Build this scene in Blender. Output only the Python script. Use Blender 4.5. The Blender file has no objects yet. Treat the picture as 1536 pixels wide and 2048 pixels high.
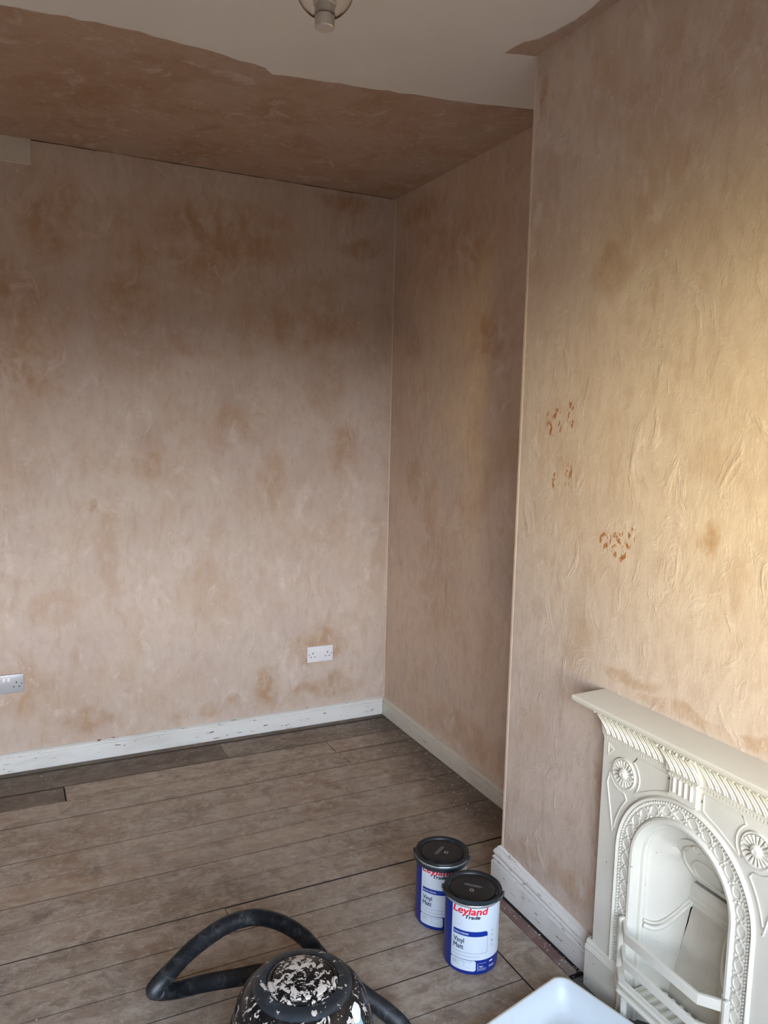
import bpy, bmesh, math, random
from mathutils import Vector, Matrix
from math import sin, cos, pi, radians, sqrt, atan2
random.seed(7)
S = bpy.context.scene
COL = S.collection

# ------------------------------------------------------------------ camera
CAM = Vector((-1.8882, -3.7734, 1.6329)); YAW, PITCH, ROLL, FPX = 0.4583, -0.1172, 0.0239, 1556.76
fw = Vector((sin(YAW)*cos(PITCH), cos(YAW)*cos(PITCH), sin(PITCH)))
r0 = Vector((cos(YAW), -sin(YAW), 0)); u0 = r0.cross(fw)
rt = r0*cos(ROLL) + u0*sin(ROLL); up = u0*cos(ROLL) - r0*sin(ROLL)
cd = bpy.data.cameras.new('camera'); cam = bpy.data.objects.new('camera', cd); COL.objects.link(cam)
M = Matrix.Identity(4)
for i in range(3):
    M[i][0], M[i][1], M[i][2], M[i][3] = rt[i], up[i], -fw[i], CAM[i]
cam.matrix_world = M
cd.sensor_fit = 'HORIZONTAL'; cd.sensor_width = 36.0; cd.lens = FPX/1536*36; cd.clip_start = 0.02
S.camera = cam

# ------------------------------------------------------------------ world, lights, exposure
H = 2.78                 # ceiling height
D = 0.347                # depth of the chimney breast
E1, E2 = -1.649, -3.30   # ends of the chimney breast along the right wall
XL, YF = -4.0, -4.75     # left wall, window wall
WX0, WX1, WZ0, WZ1 = -3.05, -0.62, 0.72, 2.20   # window opening

w = bpy.data.worlds.new('daylight'); S.world = w; w.use_nodes = True
nt = w.node_tree; nt.nodes.clear()
wo = nt.nodes.new('ShaderNodeOutputWorld'); bg = nt.nodes.new('ShaderNodeBackground')
tc = nt.nodes.new('ShaderNodeTexCoord'); sx = nt.nodes.new('ShaderNodeSeparateXYZ'); cr = nt.nodes.new('ShaderNodeValToRGB')
mr = nt.nodes.new('ShaderNodeMapRange'); mr.inputs[1].default_value = -0.12; mr.inputs[2].default_value = 0.5
nt.links.new(tc.outputs['Generated'], sx.inputs[0]); nt.links.new(sx.outputs['Z'], mr.inputs[0]); nt.links.new(mr.outputs[0], cr.inputs[0])
e = cr.color_ramp.elements
e[0].position = 0.0; e[0].color = (0.035, 0.032, 0.028, 1)
e[1].position = 1.0; e[1].color = (0.40, 0.52, 0.72, 1)
for p_, c_ in ((0.185, (0.045, 0.042, 0.040, 1)), (0.235, (0.95, 0.965, 1.0, 1)), (0.42, (0.93, 0.965, 1.03, 1))):
    x = e.new(p_); x.color = c_
nt.links.new(cr.outputs[0], bg.inputs[0]); bg.inputs[1].default_value = 18.0
nt.links.new(bg.outputs[0], wo.inputs[0])

def area(name, loc, aim, sx_, sy_, power, color, spread=pi):
    l = bpy.data.lights.new(name, 'AREA'); l.shape = 'RECTANGLE'; l.size = sx_; l.size_y = sy_
    l.energy = power; l.color = color; l.spread = spread
    o = bpy.data.objects.new(name, l); COL.objects.link(o); o.location = loc
    o.rotation_euler = (Vector(aim)-Vector(loc)).to_track_quat('-Z', 'Z').to_euler()
    return o
# sky seen through the window (portal only guides the sampling)
po = area('window_portal', ((WX0+WX1)/2, YF-0.12, (WZ0+WZ1)/2), ((WX0+WX1)/2, 0, (WZ0+WZ1)/2), WX1-WX0, WZ1-WZ0, 1, (1, 1, 1))
po.data.cycles.is_portal = True
# added warm lamp outside, standing in for a sunlit glow on the chimney breast
area('warm_standin_light', (-2.62, -6.7, 0.98), (-D, -3.25, 1.40), 0.40, 0.40, 6.2, (1.0, 0.78, 0.22), radians(22))

S.view_settings.view_transform = 'Standard'; S.view_settings.look = 'None'
S.view_settings.gamma = 1.0; S.view_settings.use_curve_mapping = False
S.view_settings.exposure = 0.50
S.cycles.use_denoising = True
S.cycles.diffuse_bounces = 5; S.cycles.max_bounces = 10; S.cycles.glossy_bounces = 2
S.cycles.use_adaptive_sampling = True; S.cycles.adaptive_threshold = 0.12; S.cycles.adaptive_min_samples = 20

# ------------------------------------------------------------------ helpers
def link(name, bm, mat, parent=None, smooth=True, angle=35):
    me = bpy.data.meshes.new(name); bm.normal_update(); bm.to_mesh(me); bm.free()
    for m in (mat if isinstance(mat, (list, tuple)) else [mat]): me.materials.append(m)
    if smooth:
        me.shade_smooth()
        try: me.set_sharp_from_angle(angle=radians(angle))
        except Exception: pass
    o = bpy.data.objects.new(name, me); COL.objects.link(o)
    if parent is not None: o.parent = parent
    return o
def put(name, me, parent=None):
    o = bpy.data.objects.new(name, me); COL.objects.link(o); o.parent = parent; return o
def empty(name, loc, label, cat, group=None, rz=0):
    o = bpy.data.objects.new(name, None); COL.objects.link(o); o.location = loc; o.rotation_euler = (0, 0, rz)
    o.empty_display_size = 0.05
    o['label'] = label; o['category'] = cat
    if group: o['group'] = group
    return o
def struct(o, label=None):
    o['kind'] = 'structure'
    if label: o['label'] = label
    return o
def box(bm, a, b, bevel=0.0, seg=1):
    vs = [bm.verts.new((x, y, z)) for x in (a[0], b[0]) for y in (a[1], b[1]) for z in (a[2], b[2])]
    fs = [bm.faces.new([vs[i] for i in f]) for f in ((0,1,3,2),(4,6,7,5),(0,4,5,1),(2,3,7,6),(0,2,6,4),(1,5,7,3))]
    if bevel:
        es = list({e for f in fs for e in f.edges})
        bmesh.ops.bevel(bm, geom=es, offset=bevel, segments=seg, affect='EDGES', profile=0.5)
    return fs
def tube(bm, pts, r, n=8, closed=False, cap=True):
    """round tube along pts; r may be a number or a list"""
    P = [Vector(p) for p in pts]; N = len(P)
    rr = r if isinstance(r, (list, tuple)) else [r]*N
    rings = []; prev = None
    for i in range(N):
        a = P[(i-1) % N] if (closed or i) else P[0]
        b = P[(i+1) % N] if (closed or i < N-1) else P[-1]
        t = (b-a).normalized()
        if prev is None:
            ref = Vector((0, 0, 1)) if abs(t.z) < 0.9 else Vector((1, 0, 0))
            nrm = ref.cross(t).normalized()
        else:
            nrm = (prev - t*prev.dot(t)).normalized()
        prev = nrm; bn = t.cross(nrm)
        rings.append([bm.verts.new(P[i] + (nrm*cos(2*pi*k/n) + bn*sin(2*pi*k/n))*rr[i]) for k in range(n)])
    for i in range(N if closed else N-1):
        A, B = rings[i], rings[(i+1) % N]
        for k in range(n): bm.faces.new((A[k], A[(k+1) % n], B[(k+1) % n], B[k]))
    if cap and not closed:
        bm.faces.new(rings[0][::-1]); bm.faces.new(rings[-1])
def lathe(bm, prof, n=48, c=(0, 0, 0), mats=None, a0=0, a1=2*pi):
    """prof: list of (r, z). r==0 closes to a point"""
    full = abs(a1-a0-2*pi) < 1e-6; rings = []
    m = n if full else n+1
    for r, z in prof:
        if r <= 1e-6: rings.append([bm.verts.new((c[0], c[1], c[2]+z))])
        else: rings.append([bm.verts.new((c[0]+r*cos(a0+(a1-a0)*k/n), c[1]+r*sin(a0+(a1-a0)*k/n), c[2]+z)) for k in range(m)])
    for i in range(len(rings)-1):
        A, B = rings[i], rings[i+1]
        for k in range(n):
            k2 = (k+1) % m if full else k+1
            if len(A) == 1 and len(B) == 1: continue
            if len(A) == 1: f = bm.faces.new((A[0], B[k2], B[k]))
            elif len(B) == 1: f = bm.faces.new((A[k], A[k2], B[0]))
            else: f = bm.faces.new((A[k], A[k2], B[k2], B[k]))
            if mats: f.material_index = mats[i]
def grid(bm, rows, flip=False):
    R = [[bm.verts.new(p) for p in row] for row in rows]
    for i in range(len(R)-1):
        for j in range(len(R[0])-1):
            q = (R[i][j], R[i][j+1], R[i+1][j+1], R[i+1][j])
            bm.faces.new(q[::-1] if flip else q)
    return R
def spline(pts, per=8):
    P = [Vector(p) for p in pts]; out = []
    for i in range(len(P)-1):
        a = P[max(i-1, 0)]; b = P[i]; c = P[i+1]; d = P[min(i+2, len(P)-1)]
        for k in range(per):
            t = k/per
            out.append(0.5*((2*b) + (c-a)*t + (2*a-5*b+4*c-d)*t*t + (3*b-a-3*c+d)*t**3))
    out.append(P[-1]); return out
def resample(pts, step):
    out = [pts[0]]; acc = 0
    for i in range(len(pts)-1):
        a, b = pts[i], pts[i+1]; L = (b-a).length; pos = step-acc
        while pos <= L:
            out.append(a+(b-a)*(pos/L)); pos += step
        acc = (acc+L) % step
    return out

# ------------------------------------------------------------------ materials
class G:
    """small node-graph builder"""
    def __init__(s, name, rough=0.6, color=(0.8, 0.8, 0.8), metal=0.0, spec=0.5):
        s.m = bpy.data.materials.new(name); s.m.use_nodes = True; s.t = s.m.node_tree
        s.b = s.t.nodes['Principled BSDF']
        s.b.inputs['Roughness'].default_value = rough; s.b.inputs['Base Color'].default_value = (*color, 1)
        s.b.inputs['Metallic'].default_value = metal; s.b.inputs['Specular IOR Level'].default_value = spec
        s.co = None
    def n(s, t, **k):
        x = s.t.nodes.new(t)
        for a, v in k.items(): setattr(x, a, v)
        return x
    def L(s, a, b): s.t.links.new(a, b)
    def obj(s):
        if s.co is None: s.co = s.n('ShaderNodeTexCoord').outputs['Object']
        return s.co
    def mapped(s, scale=(1, 1, 1), loc=(0, 0, 0), rot=(0, 0, 0), src=None):
        x = s.n('ShaderNodeMapping'); x.inputs['Scale'].default_value = scale; x.inputs['Location'].default_value = loc; x.inputs['Rotation'].default_value = rot
        s.L(src or s.obj(), x.inputs[0]); return x.outputs[0]
    def noise(s, scale, detail=4, rough=0.55, vec=None, dist=0.0, typ=None):
        x = s.n('ShaderNodeTexNoise'); x.inputs['Scale'].default_value = scale; x.inputs['Detail'].default_value = detail
        x.inputs['Roughness'].default_value = rough; x.inputs['Distortion'].default_value = dist
        if typ: x.noise_type = typ
        s.L(vec or s.obj(), x.inputs['Vector']); return x.outputs[0]
    def ramp(s, fac, a, b, smooth=True):
        x = s.n('ShaderNodeMapRange'); x.interpolation_type = 'SMOOTHSTEP' if smooth else 'LINEAR'
        x.inputs[1].default_value = a; x.inputs[2].default_value = b; s.L(fac, x.inputs[0]); return x.outputs[0]
    def math(s, op, a, b=None, clamp=False):
        x = s.n('ShaderNodeMath', operation=op, use_clamp=clamp)
        for i, v in enumerate((a, b)):
            if v is None: continue
            if isinstance(v, (int, float)): x.inputs[i].default_value = v
            else: s.L(v, x.inputs[i])
        return x.outputs[0]
    def mix(s, fac, a, b):
        x = s.n('ShaderNodeMix', data_type='RGBA')
        for i, v in ((0, fac), (6, a), (7, b)):
            if isinstance(v, (int, float)): x.inputs[i].default_value = v
            elif isinstance(v, tuple): x.inputs[i].default_value = (*v, 1)
            else: s.L(v, x.inputs[i])
        return x.outputs[2]
    def col(s, c): s.L(c, s.b.inputs['Base Color'])
    def rough(s, r): s.L(r, s.b.inputs['Roughness'])
    def bump(s, h, dist, strength=1.0):
        x = s.n('ShaderNodeBump'); x.inputs['Distance'].default_value = dist; x.inputs['Strength'].default_value = strength
        s.L(h, x.inputs['Height']); s.L(x.outputs[0], s.b.inputs['Normal'])

def plaster(name, axes, blobs=(), scuffs=(), pale=(0.585, 0.49, 0.415), damp=(0.44, 0.29, 0.175), warm=0.5, seed=0.0):
    """bare gypsum plaster; axes = the two object axes of the face (for stains of known place)"""
    g = G(name, rough=0.78, spec=0.25)
    v = g.mapped(loc=(seed, seed*0.7, seed*0.3))
    flow = g.mapped(scale=(1.0, 1.0, 0.42), loc=(seed, 0, 0))
    n1 = g.noise(1.7, 7, 0.6, v, 0.4)
    n2 = g.noise(5.5, 6, 0.6, flow, 0.8)
    n3 = g.noise(26, 5, 0.65, g.mapped(scale=(1, 1, 0.5)))
    base = g.math('ADD', g.math('MULTIPLY', n1, 0.55), g.math('MULTIPLY', n2, 0.45))
    m = g.ramp(base, 0.40+0.12*(1-warm), 0.66+0.10*(1-warm))
    # stains of their own place and size
    if blobs:
        sep = g.n('ShaderNodeSeparateXYZ'); wob = g.n('ShaderNodeTexNoise'); wob.inputs['Scale'].default_value = 7; wob.inputs['Detail'].default_value = 5
        g.L(g.obj(), wob.inputs['Vector'])
        vm = g.n('ShaderNodeVectorMath', operation='MULTIPLY_ADD'); g.L(wob.outputs['Color'], vm.inputs[0]); vm.inputs[1].default_value = (0.16, 0.16, 0.16)
        sub = g.n('ShaderNodeVectorMath', operation='SUBTRACT'); g.L(g.obj(), sub.inputs[0]); sub.inputs[1].default_value = (0.08, 0.08, 0.08)
        g.L(sub.outputs[0], vm.inputs[2]); g.L(vm.outputs[0], sep.inputs[0])
        A, B = sep.outputs[axes[0]], sep.outputs[axes[1]]
        tot = None
        for (a, b, ra, rb, k) in blobs:
            da = g.math('MULTIPLY', g.math('SUBTRACT', A, a), 1/ra); db = g.math('MULTIPLY', g.math('SUBTRACT', B, b), 1/rb)
            d = g.math('ADD', g.math('MULTIPLY', da, da), g.math('MULTIPLY', db, db))
            q = g.n('ShaderNodeMapRange'); q.interpolation_type = 'SMOOTHSTEP'
            q.inputs[1].default_value = 1.5; q.inputs[2].default_value = 0.1; q.inputs[4].default_value = k; g.L(d, q.inputs[0])
            tot = q.outputs[0] if tot is None else g.math('MAXIMUM', tot, q.outputs[0])
        tot = g.math('MULTIPLY', tot, g.ramp(g.noise(12, 6, .65, g.mapped(scale=(1, 1, .7))), .30, .62))
        m = g.math('MULTIPLY_ADD', m, 0.75, 0) if False else g.math('MINIMUM', g.math('ADD', g.math('MULTIPLY', m, 0.62), g.math('MULTIPLY', tot, 1.0)), 1.0)
    c = g.mix(m, pale, damp)
    grey = g.ramp(g.noise(2.3, 6, 0.62, g.mapped(loc=(seed+5, 2, 7)), 0.6), 0.46, 0.68)
    c = g.mix(g.math('MULTIPLY', grey, 0.45), c, (0.50, 0.405, 0.36))
    # vertical trowel streaks, dark and pale
    st = g.noise(11, 6, 0.62, g.mapped(scale=(1.0, 1.0, 0.45), rot=(0.12, 0.15, 0.0), loc=(seed, 3, 1)), 1.8)
    c = g.mix(g.math('MULTIPLY', g.ramp(st, 0.52, 0.74), 0.42), c, (0.42, 0.29, 0.21))
    bl = g.ramp(g.noise(9, 7, 0.66, g.mapped(scale=(1.0, 1.0, 0.7), rot=(0.4, 0.5, 0.1), loc=(seed+8, 3, 1)), 1.2), 0.53, 0.70)
    c = g.mix(g.math('MULTIPLY', bl, 0.60), c, (0.70, 0.60, 0.535))
    sp = g.ramp(n3, 0.42, 0.72)
    c = g.mix(g.math('MULTIPLY', sp, 0.30), c, (0.40, 0.27, 0.19))
    wh = g.ramp(g.noise(42, 5, 0.7, g.mapped(scale=(1, 1, 0.7), loc=(3, seed, 1))), 0.58, 0.70)
    c = g.mix(g.math('MULTIPLY', wh, 0.35), c, (0.74, 0.65, 0.58))
    # rough torn spots where the brown undercoat shows
    if scuffs:
        sep2 = g.n('ShaderNodeSeparateXYZ'); g.L(g.obj(), sep2.inputs[0]); tot = None
        for (a, b, ra, rb) in scuffs:
            da = g.math('MULTIPLY', g.math('SUBTRACT', sep2.outputs[axes[0]], a), 1/ra); db = g.math('MULTIPLY', g.math('SUBTRACT', sep2.outputs[axes[1]], b), 1/rb)
            d = g.math('ADD', g.math('MULTIPLY', da, da), g.math('MULTIPLY', db, db))
            q = g.ramp(d, 1.3, 0.0); tot = q if tot is None else g.math('MAXIMUM', tot, q)
        holes = g.ramp(g.noise(55, 4, 0.6, g.mapped(scale=(1, 1, 0.6)), 1.0), 0.535, 0.575)
        sc = g.math('MULTIPLY', g.ramp(tot, 0.15, 0.6), holes)
        c = g.mix(sc, c, (0.36, 0.15, 0.055))
    g.col(c)
    ridge = g.noise(6.5, 5, 0.55, g.mapped(scale=(1.0, 1.0, 0.8), rot=(0.7, 0.7, 0.3), loc=(seed, 1, 2)), 0.9, 'RIDGED_MULTIFRACTAL')
    patchy = g.ramp(g.noise(2.1, 3, 0.5, g.mapped(loc=(seed+2, 4, 9))), 0.52, 0.66)
    rip = g.math('MULTIPLY', g.ramp(ridge, 0.9, 2.2), patchy)
    flat = g.noise(3.0, 3, 0.5, g.mapped(loc=(seed+6, 1, 3)))
    h = g.math('ADD', g.math('ADD', g.math('MULTIPLY', rip, 0.40), g.math('MULTIPLY', bl, 0.16)), g.math('ADD', g.math('MULTIPLY', n3, 0.20), g.math('ADD', g.math('MULTIPLY', st, 0.18), g.math('MULTIPLY', flat, 0.9))))
    g.bump(h, 0.009, 0.9)
    return g.m

def worn_paint(name, color, chip=(0.16, 0.12, 0.09), amount=0.64, rough=0.46, dirt=(0.45, 0.42, 0.36), scale=30, bumpd=0.0015, along=(1, 1, 1)):
    g = G(name, rough=rough, color=color)
    n = g.noise(scale, 6, 0.62, g.mapped(scale=along)); f = g.ramp(n, amount, amount+0.03)
    d = g.ramp(g.noise(7, 5, 0.6, g.mapped(scale=along)), 0.45, 0.75)
    c = g.mix(g.math('MULTIPLY', d, 0.45), color, dirt); c = g.mix(f, c, chip); g.col(c)
    g.bump(g.math('SUBTRACT', g.math('MULTIPLY', n, 0.6), f), bumpd, 0.6)
    return g.m
def plain(name, color, rough=0.5, metal=0.0, spec=0.5): return G(name, rough, color, metal, spec).m

def floor_wood(name, tone=1.0, dust=1.0):
    g = G(name, rough=0.62, spec=0.35)
    info = g.n('ShaderNodeObjectInfo').outputs['Random']
    off = g.n('ShaderNodeCombineXYZ'); g.L(g.math('MULTIPLY', info, 37.0), off.inputs[0]); g.L(g.math('MULTIPLY', info, 11.0), off.inputs[2])
    add = g.n('ShaderNodeVectorMath', operation='ADD'); g.L(g.obj(), add.inputs[0]); g.L(off.outputs[0], add.inputs[1])
    gr = g.noise(14, 6, 0.6, g.mapped(scale=(0.16, 1.3, 1.3), src=add.outputs[0]), 0.6)
    fine = g.noise(60, 4, 0.6, g.mapped(scale=(0.10, 1.3, 1), src=add.outputs[0]))
    c = g.mix(g.ramp(gr, 0.30, 0.70), (0.225*tone, 0.165*tone, 0.115*tone), (0.36*tone, 0.285*tone, 0.21*tone))
    c = g.mix(g.math('MULTIPLY', g.ramp(fine, 0.48, 0.72), 0.22), c, (0.15*tone, 0.115*tone, 0.09*tone))
    c = g.mix(g.math('MULTIPLY', info, 0.25), c, (0.22*tone, 0.175*tone, 0.14*tone))
    wb = g.ramp(g.noise(2.1, 6, 0.65, g.mapped(loc=(9, 3, 0)), 0.4), 0.46, 0.66)
    c = g.mix(g.math('MULTIPLY', wb, 0.55), c, (0.30*tone, 0.19*tone, 0.115*tone))
    # plaster dust trodden in: cloudy film, then spots and smears
    cloud = g.ramp(g.noise(2.8, 7, 0.68, None, 0.5), 0.36, 0.62)
    c = g.mix(g.math('MULTIPLY', cloud, 0.42*dust), c, (0.46, 0.405, 0.335))
    mot = g.ramp(g.noise(15, 8, 0.78, g.mapped(loc=(1, 5, 0), scale=(.8, 1.1, 1)), 0.5), 0.43, 0.62)
    c = g.mix(g.math('MULTIPLY', mot, 0.55*dust), c, (0.52, 0.46, 0.38))
    dk = g.ramp(g.noise(7.5, 7, 0.72, g.mapped(loc=(4, 2, 0)), 0.4), 0.52, 0.72)
    c = g.mix(g.math('MULTIPLY', dk, 0.68), c, (0.115, 0.088, 0.07))
    sepf = g.n('ShaderNodeSeparateXYZ'); g.L(g.obj(), sepf.inputs[0])      # boards darker towards the alcove side
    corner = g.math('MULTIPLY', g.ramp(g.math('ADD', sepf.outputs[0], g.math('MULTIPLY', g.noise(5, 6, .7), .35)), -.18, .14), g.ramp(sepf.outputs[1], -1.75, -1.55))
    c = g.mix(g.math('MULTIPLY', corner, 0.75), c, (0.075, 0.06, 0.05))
    sm = g.ramp(g.noise(24, 6, 0.72, g.mapped(scale=(0.8, 1.2, 1)), 0.9), 0.57, 0.68)
    c = g.mix(g.math('MULTIPLY', sm, 0.55*dust), c, (0.56, 0.52, 0.47))
    grit = g.noise(48, 8, 0.82, g.mapped(scale=(.75, 1.1, 1), loc=(7, 7, 0)), 0.3)
    c = g.mix(g.math('MULTIPLY', g.ramp(grit, 0.52, 0.66), 0.40*dust), c, (0.56, 0.50, 0.43))
    c = g.mix(g.math('MULTIPLY', g.ramp(grit, 0.46, 0.34), 0.45), c, (0.13, 0.10, 0.078))
    sp = g.ramp(g.noise(95, 2, 0.5), 0.68, 0.73)
    c = g.mix(g.math('MULTIPLY', sp, 0.8*dust), c, (0.62, 0.58, 0.53))
    g.col(c)
    g.bump(g.math('ADD', g.math('MULTIPLY', gr, 0.6), g.math('ADD', g.math('MULTIPLY', fine, 0.4), g.math('MULTIPLY', sm, 0.3))), 0.002, 0.7)
    return g.m

BACK_BLOBS = [(-0.2, 2.51, .14, .05, .9), (-0.26, 1.46, .07, .16, .75), (-0.38, 1.8, .10, .18, .6), (-0.66, 1.32, .06, .2, .6), (-0.39, 0.43, .15, .10, .85),
    (-1.88, .40, .17, .16, .7), (-1.34, 2.04, .2, .25, .75), (-1.65, 2.48, .16, .2, .8), (-0.28, 2.72, .2, .05, .8), (-0.33, .2, .22, .06, .8), (-0.69, .24, .06, .12, .8),
    (-1.26, 1.46, .08, .14, .65), (-1.8, 1.94, .25, .3, .8), (-.83, 1.59, .2, .12, .6), (-1.19, 1.95, .24, .06, .8), (-.47, 2.13, .3, .2, .7), (-1.0, 2.45, .5, .2, .75),
    (-1.55, .19, .12, .06, .8), (-.9, .16, .3, .035, .7), (-1.45, 1.0, .05, .3, .5), (-1.7, .75, .1, .1, .6), (-.05, .9, .05, .3, .5), (-1.53, 1.22, .02, .03, .8)]
ALC_BLOBS = [(-.25, 2.01, .09, .07, .95), (-.97, 1.96, .2, .05, .8), (-.29, 1.34, .07, .12, .95), (-.46, 1.13, .05, .3, .6), (-.58, .85, .2, .3, .55), (-.91, 2.05, .06, .06, .95), (-.27, 2.66, .2, .08, .9), (-.9, .2, .4, .1, .7), (-.5, 2.4, .5, .2, .6)]
CHIM_BLOBS = [(-2.442, 1.357, .035, .055, 1.0), (-2.141, 1.5, .06, .03, .45), (-2.04, 2.07, .08, .08, .75), (-2.454, 1.55, .1, .06, .4), (-1.97, 1.0, .06, .12, .4), (-2.2, .94, .12, .02, .75), (-2.13, .45, .03, .3, .8), (-1.69, 2.66, .02, .09, 1.0),
    (-2.25, 2.5, .3, .2, .5), (-2.17, 2.28, .2, .2, .5), (-1.75, 2.2, .1, .3, .5), (-2.5, .90, .3, .025, .8), (-1.9, .22, .3, .05, .5)]
CHIM_SCUFFS = [(-1.843, 1.466, .016, .05), (-1.905, 1.478, .02, .05), (-2.083, 1.309, .03, .04), (-2.14, 1.30, .045, .05), (-2.181, 1.332, .02, .03), (-1.825, 1.64, .05, .05), (-1.9, 1.66, .02, .06)]
M_back = plaster('plaster_back', (0, 2), BACK_BLOBS, warm=0.55)
M_alc = plaster('plaster_alcove', (1, 2), ALC_BLOBS, seed=4.2, pale=(0.63, 0.50, 0.395), damp=(0.49, 0.32, 0.20))
M_chim = plaster('plaster_chimney', (1, 2), CHIM_BLOBS, CHIM_SCUFFS, seed=9.1, pale=(0.61, 0.51, 0.43), warm=0.25)
M_strip = plaster('plaster_ceiling_strip', (0, 1), seed=2.5, pale=(0.50, 0.36, 0.27), damp=(0.40, 0.25, 0.155), warm=0.7)
M_room = plaster('plaster_room', (0, 2), seed=6.0)
gc = G('ceiling_paint', rough=0.85, spec=0.2)
gc.col(gc.mix(gc.ramp(gc.noise(1.4, 5), 0.35, 0.7), (0.80, 0.765, 0.715), (0.85, 0.82, 0.775))); gc.bump(gc.noise(40, 4), 0.0008, 0.4)
M_ceil = gc.m
M_patch = worn_paint('old_paint_patch', (0.62, 0.58, 0.50), amount=0.8)
M_skirt = worn_paint('skirting_paint', (0.74, 0.75, 0.72), amount=0.645, scale=60, dirt=(0.44, 0.43, 0.38), along=(0.3, 0.5, 1.5), bumpd=0.002)
M_skirt_old = worn_paint('skirting_paint_cream', (0.63, 0.60, 0.52), amount=0.66, scale=26, dirt=(0.45, 0.40, 0.32), along=(0.5, 0.5, 1.6), bumpd=0.002)
M_skirt_fp = worn_paint('skirting_paint_chipped', (0.75, 0.74, 0.70), chip=(0.28, 0.24, 0.19), amount=0.625, scale=75, dirt=(0.55, 0.53, 0.47), along=(0.8, 0.30, 1.5), bumpd=0.0022)
M_floor = [floor_wood('floorboard_grey'), floor_wood('floorboard_dark', 0.42, 0.30), floor_wood('floorboard_brown', 1.15, 0.8), floor_wood('floorboard_dirty', 0.62, 0.6)]
M_sub = plain('underfloor_dark', (0.012, 0.010, 0.009), 0.9)
M_joint = plain('joint_dirt', (0.045, 0.034, 0.027), .95)
M_red = worn_paint('red_hearth_paint', (0.17, 0.10, 0.088), chip=(0.25, 0.2, 0.17), amount=0.66, rough=0.7)
M_gap = worn_paint('dirty_gap', (0.022, 0.018, 0.016), chip=(0.3, 0.26, 0.22), amount=0.69, rough=0.95, dirt=(0.05, 0.04, 0.035), scale=60)
M_hearth = worn_paint('hearth_stone', (0.13, 0.125, 0.115), chip=(0.55, 0.53, 0.5), amount=0.66, rough=0.85, dirt=(0.08, 0.075, 0.07), scale=60)
M_bead = worn_paint('corner_bead', (0.66, 0.53, 0.43), chip=(0.25, 0.16, 0.1), amount=0.67, scale=60)
M_iron = worn_paint('fireplace_paint', (0.71, 0.695, 0.61), chip=(0.10, 0.07, 0.05), amount=0.685, rough=0.36, dirt=(0.64, 0.62, 0.53), scale=48, bumpd=0.0008)
M_brick = worn_paint('fireback_paint', (0.66, 0.62, 0.53), chip=(0.5, 0.45, 0.38), amount=0.7, rough=0.8, scale=55, bumpd=0.008)
M_black_gap = plain('soot_black', (0.01, 0.01, 0.01), 0.95)
M_plate = plain('socket_white', (0.78, 0.79, 0.82), 0.25)
M_hole = plain('socket_hole', (0.012, 0.012, 0.012), 0.6)
M_rocker = plain('rocker_white', (0.86, 0.86, 0.86), 0.2)

# ------------------------------------------------------------------ room shell
T = 0.12
def wall(name, boxes, mat, label):
    bm = bmesh.new()
    for a, b in boxes: box(bm, a, b)
    return struct(link(name, bm, mat, smooth=False), label)
W_back = wall('wall_back', [((XL-T, 0, -.05), (T, T, H))], M_back, 'bare pink plaster back wall with damp brown patches')
W_alc = wall('wall_right', [((0, E1-0.02, -.05), (T, 0, H))], M_alc, 'plastered side wall of the alcove left of the chimney breast')
HY0, HY1, HZ = -2.735, -2.185, 0.74
W_chim = wall('wall_chimney', [((-D, HY1, -.05), (0, E1, H)), ((-D, E2, -.05), (0, HY0, H)), ((-D, HY0, HZ), (0, HY1, H)), ((-.10, HY0, -.05), (0, HY1, HZ))], M_chim, 'plastered chimney breast above and beside the white fireplace')
wall('wall_right_far', [((0, YF, -.05), (T, E2+0.02, H))], M_room, 'plastered wall beyond the chimney breast')['label']
wall('wall_left', [((XL-T, YF, -.05), (XL, 0, H))], M_room, 'plastered left wall out of the frame')
wall('wall_front', [((XL-T, YF-T, -.05), (WX0, YF, H)), ((WX1, YF-T, -.05), (T, YF, H)), ((WX0, YF-T, -.05), (WX1, YF, WZ0)), ((WX0, YF-T, WZ1), (WX1, YF, H))], M_room, 'wall with the window behind the camera')
C_ceil = wall('ceiling', [((XL-T, YF-T, H), (T, T, H+T))], M_ceil, 'off-white painted ceiling')

# window behind the camera
M_frame = plain('window_paint', (0.8, 0.8, 0.78), 0.35)
gw = G('window_glass'); tr = gw.n('ShaderNodeBsdfTransparent'); gl = gw.n('ShaderNodeBsdfGlossy'); gl.inputs['Roughness'].default_value = 0.02; mx = gw.n('ShaderNodeMixShader'); mx.inputs[0].default_value = 0.06
gw.L(tr.outputs[0], mx.inputs[1]); gw.L(gl.outputs[0], mx.inputs[2]); gw.L(mx.outputs[0], gw.t.nodes['Material Output'].inputs[0])
win = bmesh.new(); fy0, fy1 = YF-0.10, YF-0.04
for a, b in (((WX0, WZ0), (WX0+.05, WZ1)), ((WX1-.05, WZ0), (WX1, WZ1)), ((WX0+.05, WZ0), (WX1-.05, WZ0+.06)), ((WX0+.05, WZ1-.05), (WX1-.05, WZ1))):
    box(win, (a[0], fy0, a[1]), (b[0], fy1, b[1]))
W1 = struct(link('window_1', win, M_frame, smooth=False), 'white framed window behind the camera')
bm = bmesh.new()
for k in (1, 2):
    xx = WX0+(WX1-WX0)*k/3; box(bm, (xx-.025, fy0+.005, WZ0+.06), (xx+.025, fy1-.005, WZ1-.05))
link('mullion', bm, M_frame, W1, False)
for k in range(3):
    bm = bmesh.new(); a = WX0+(WX1-WX0)*k/3+.03; b = WX0+(WX1-WX0)*(k+1)/3-.03
    box(bm, (a, YF-.073, WZ0+.05), (b, YF-.069, WZ1-.045)); link('pane', bm, gw.m, W1, False)
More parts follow.
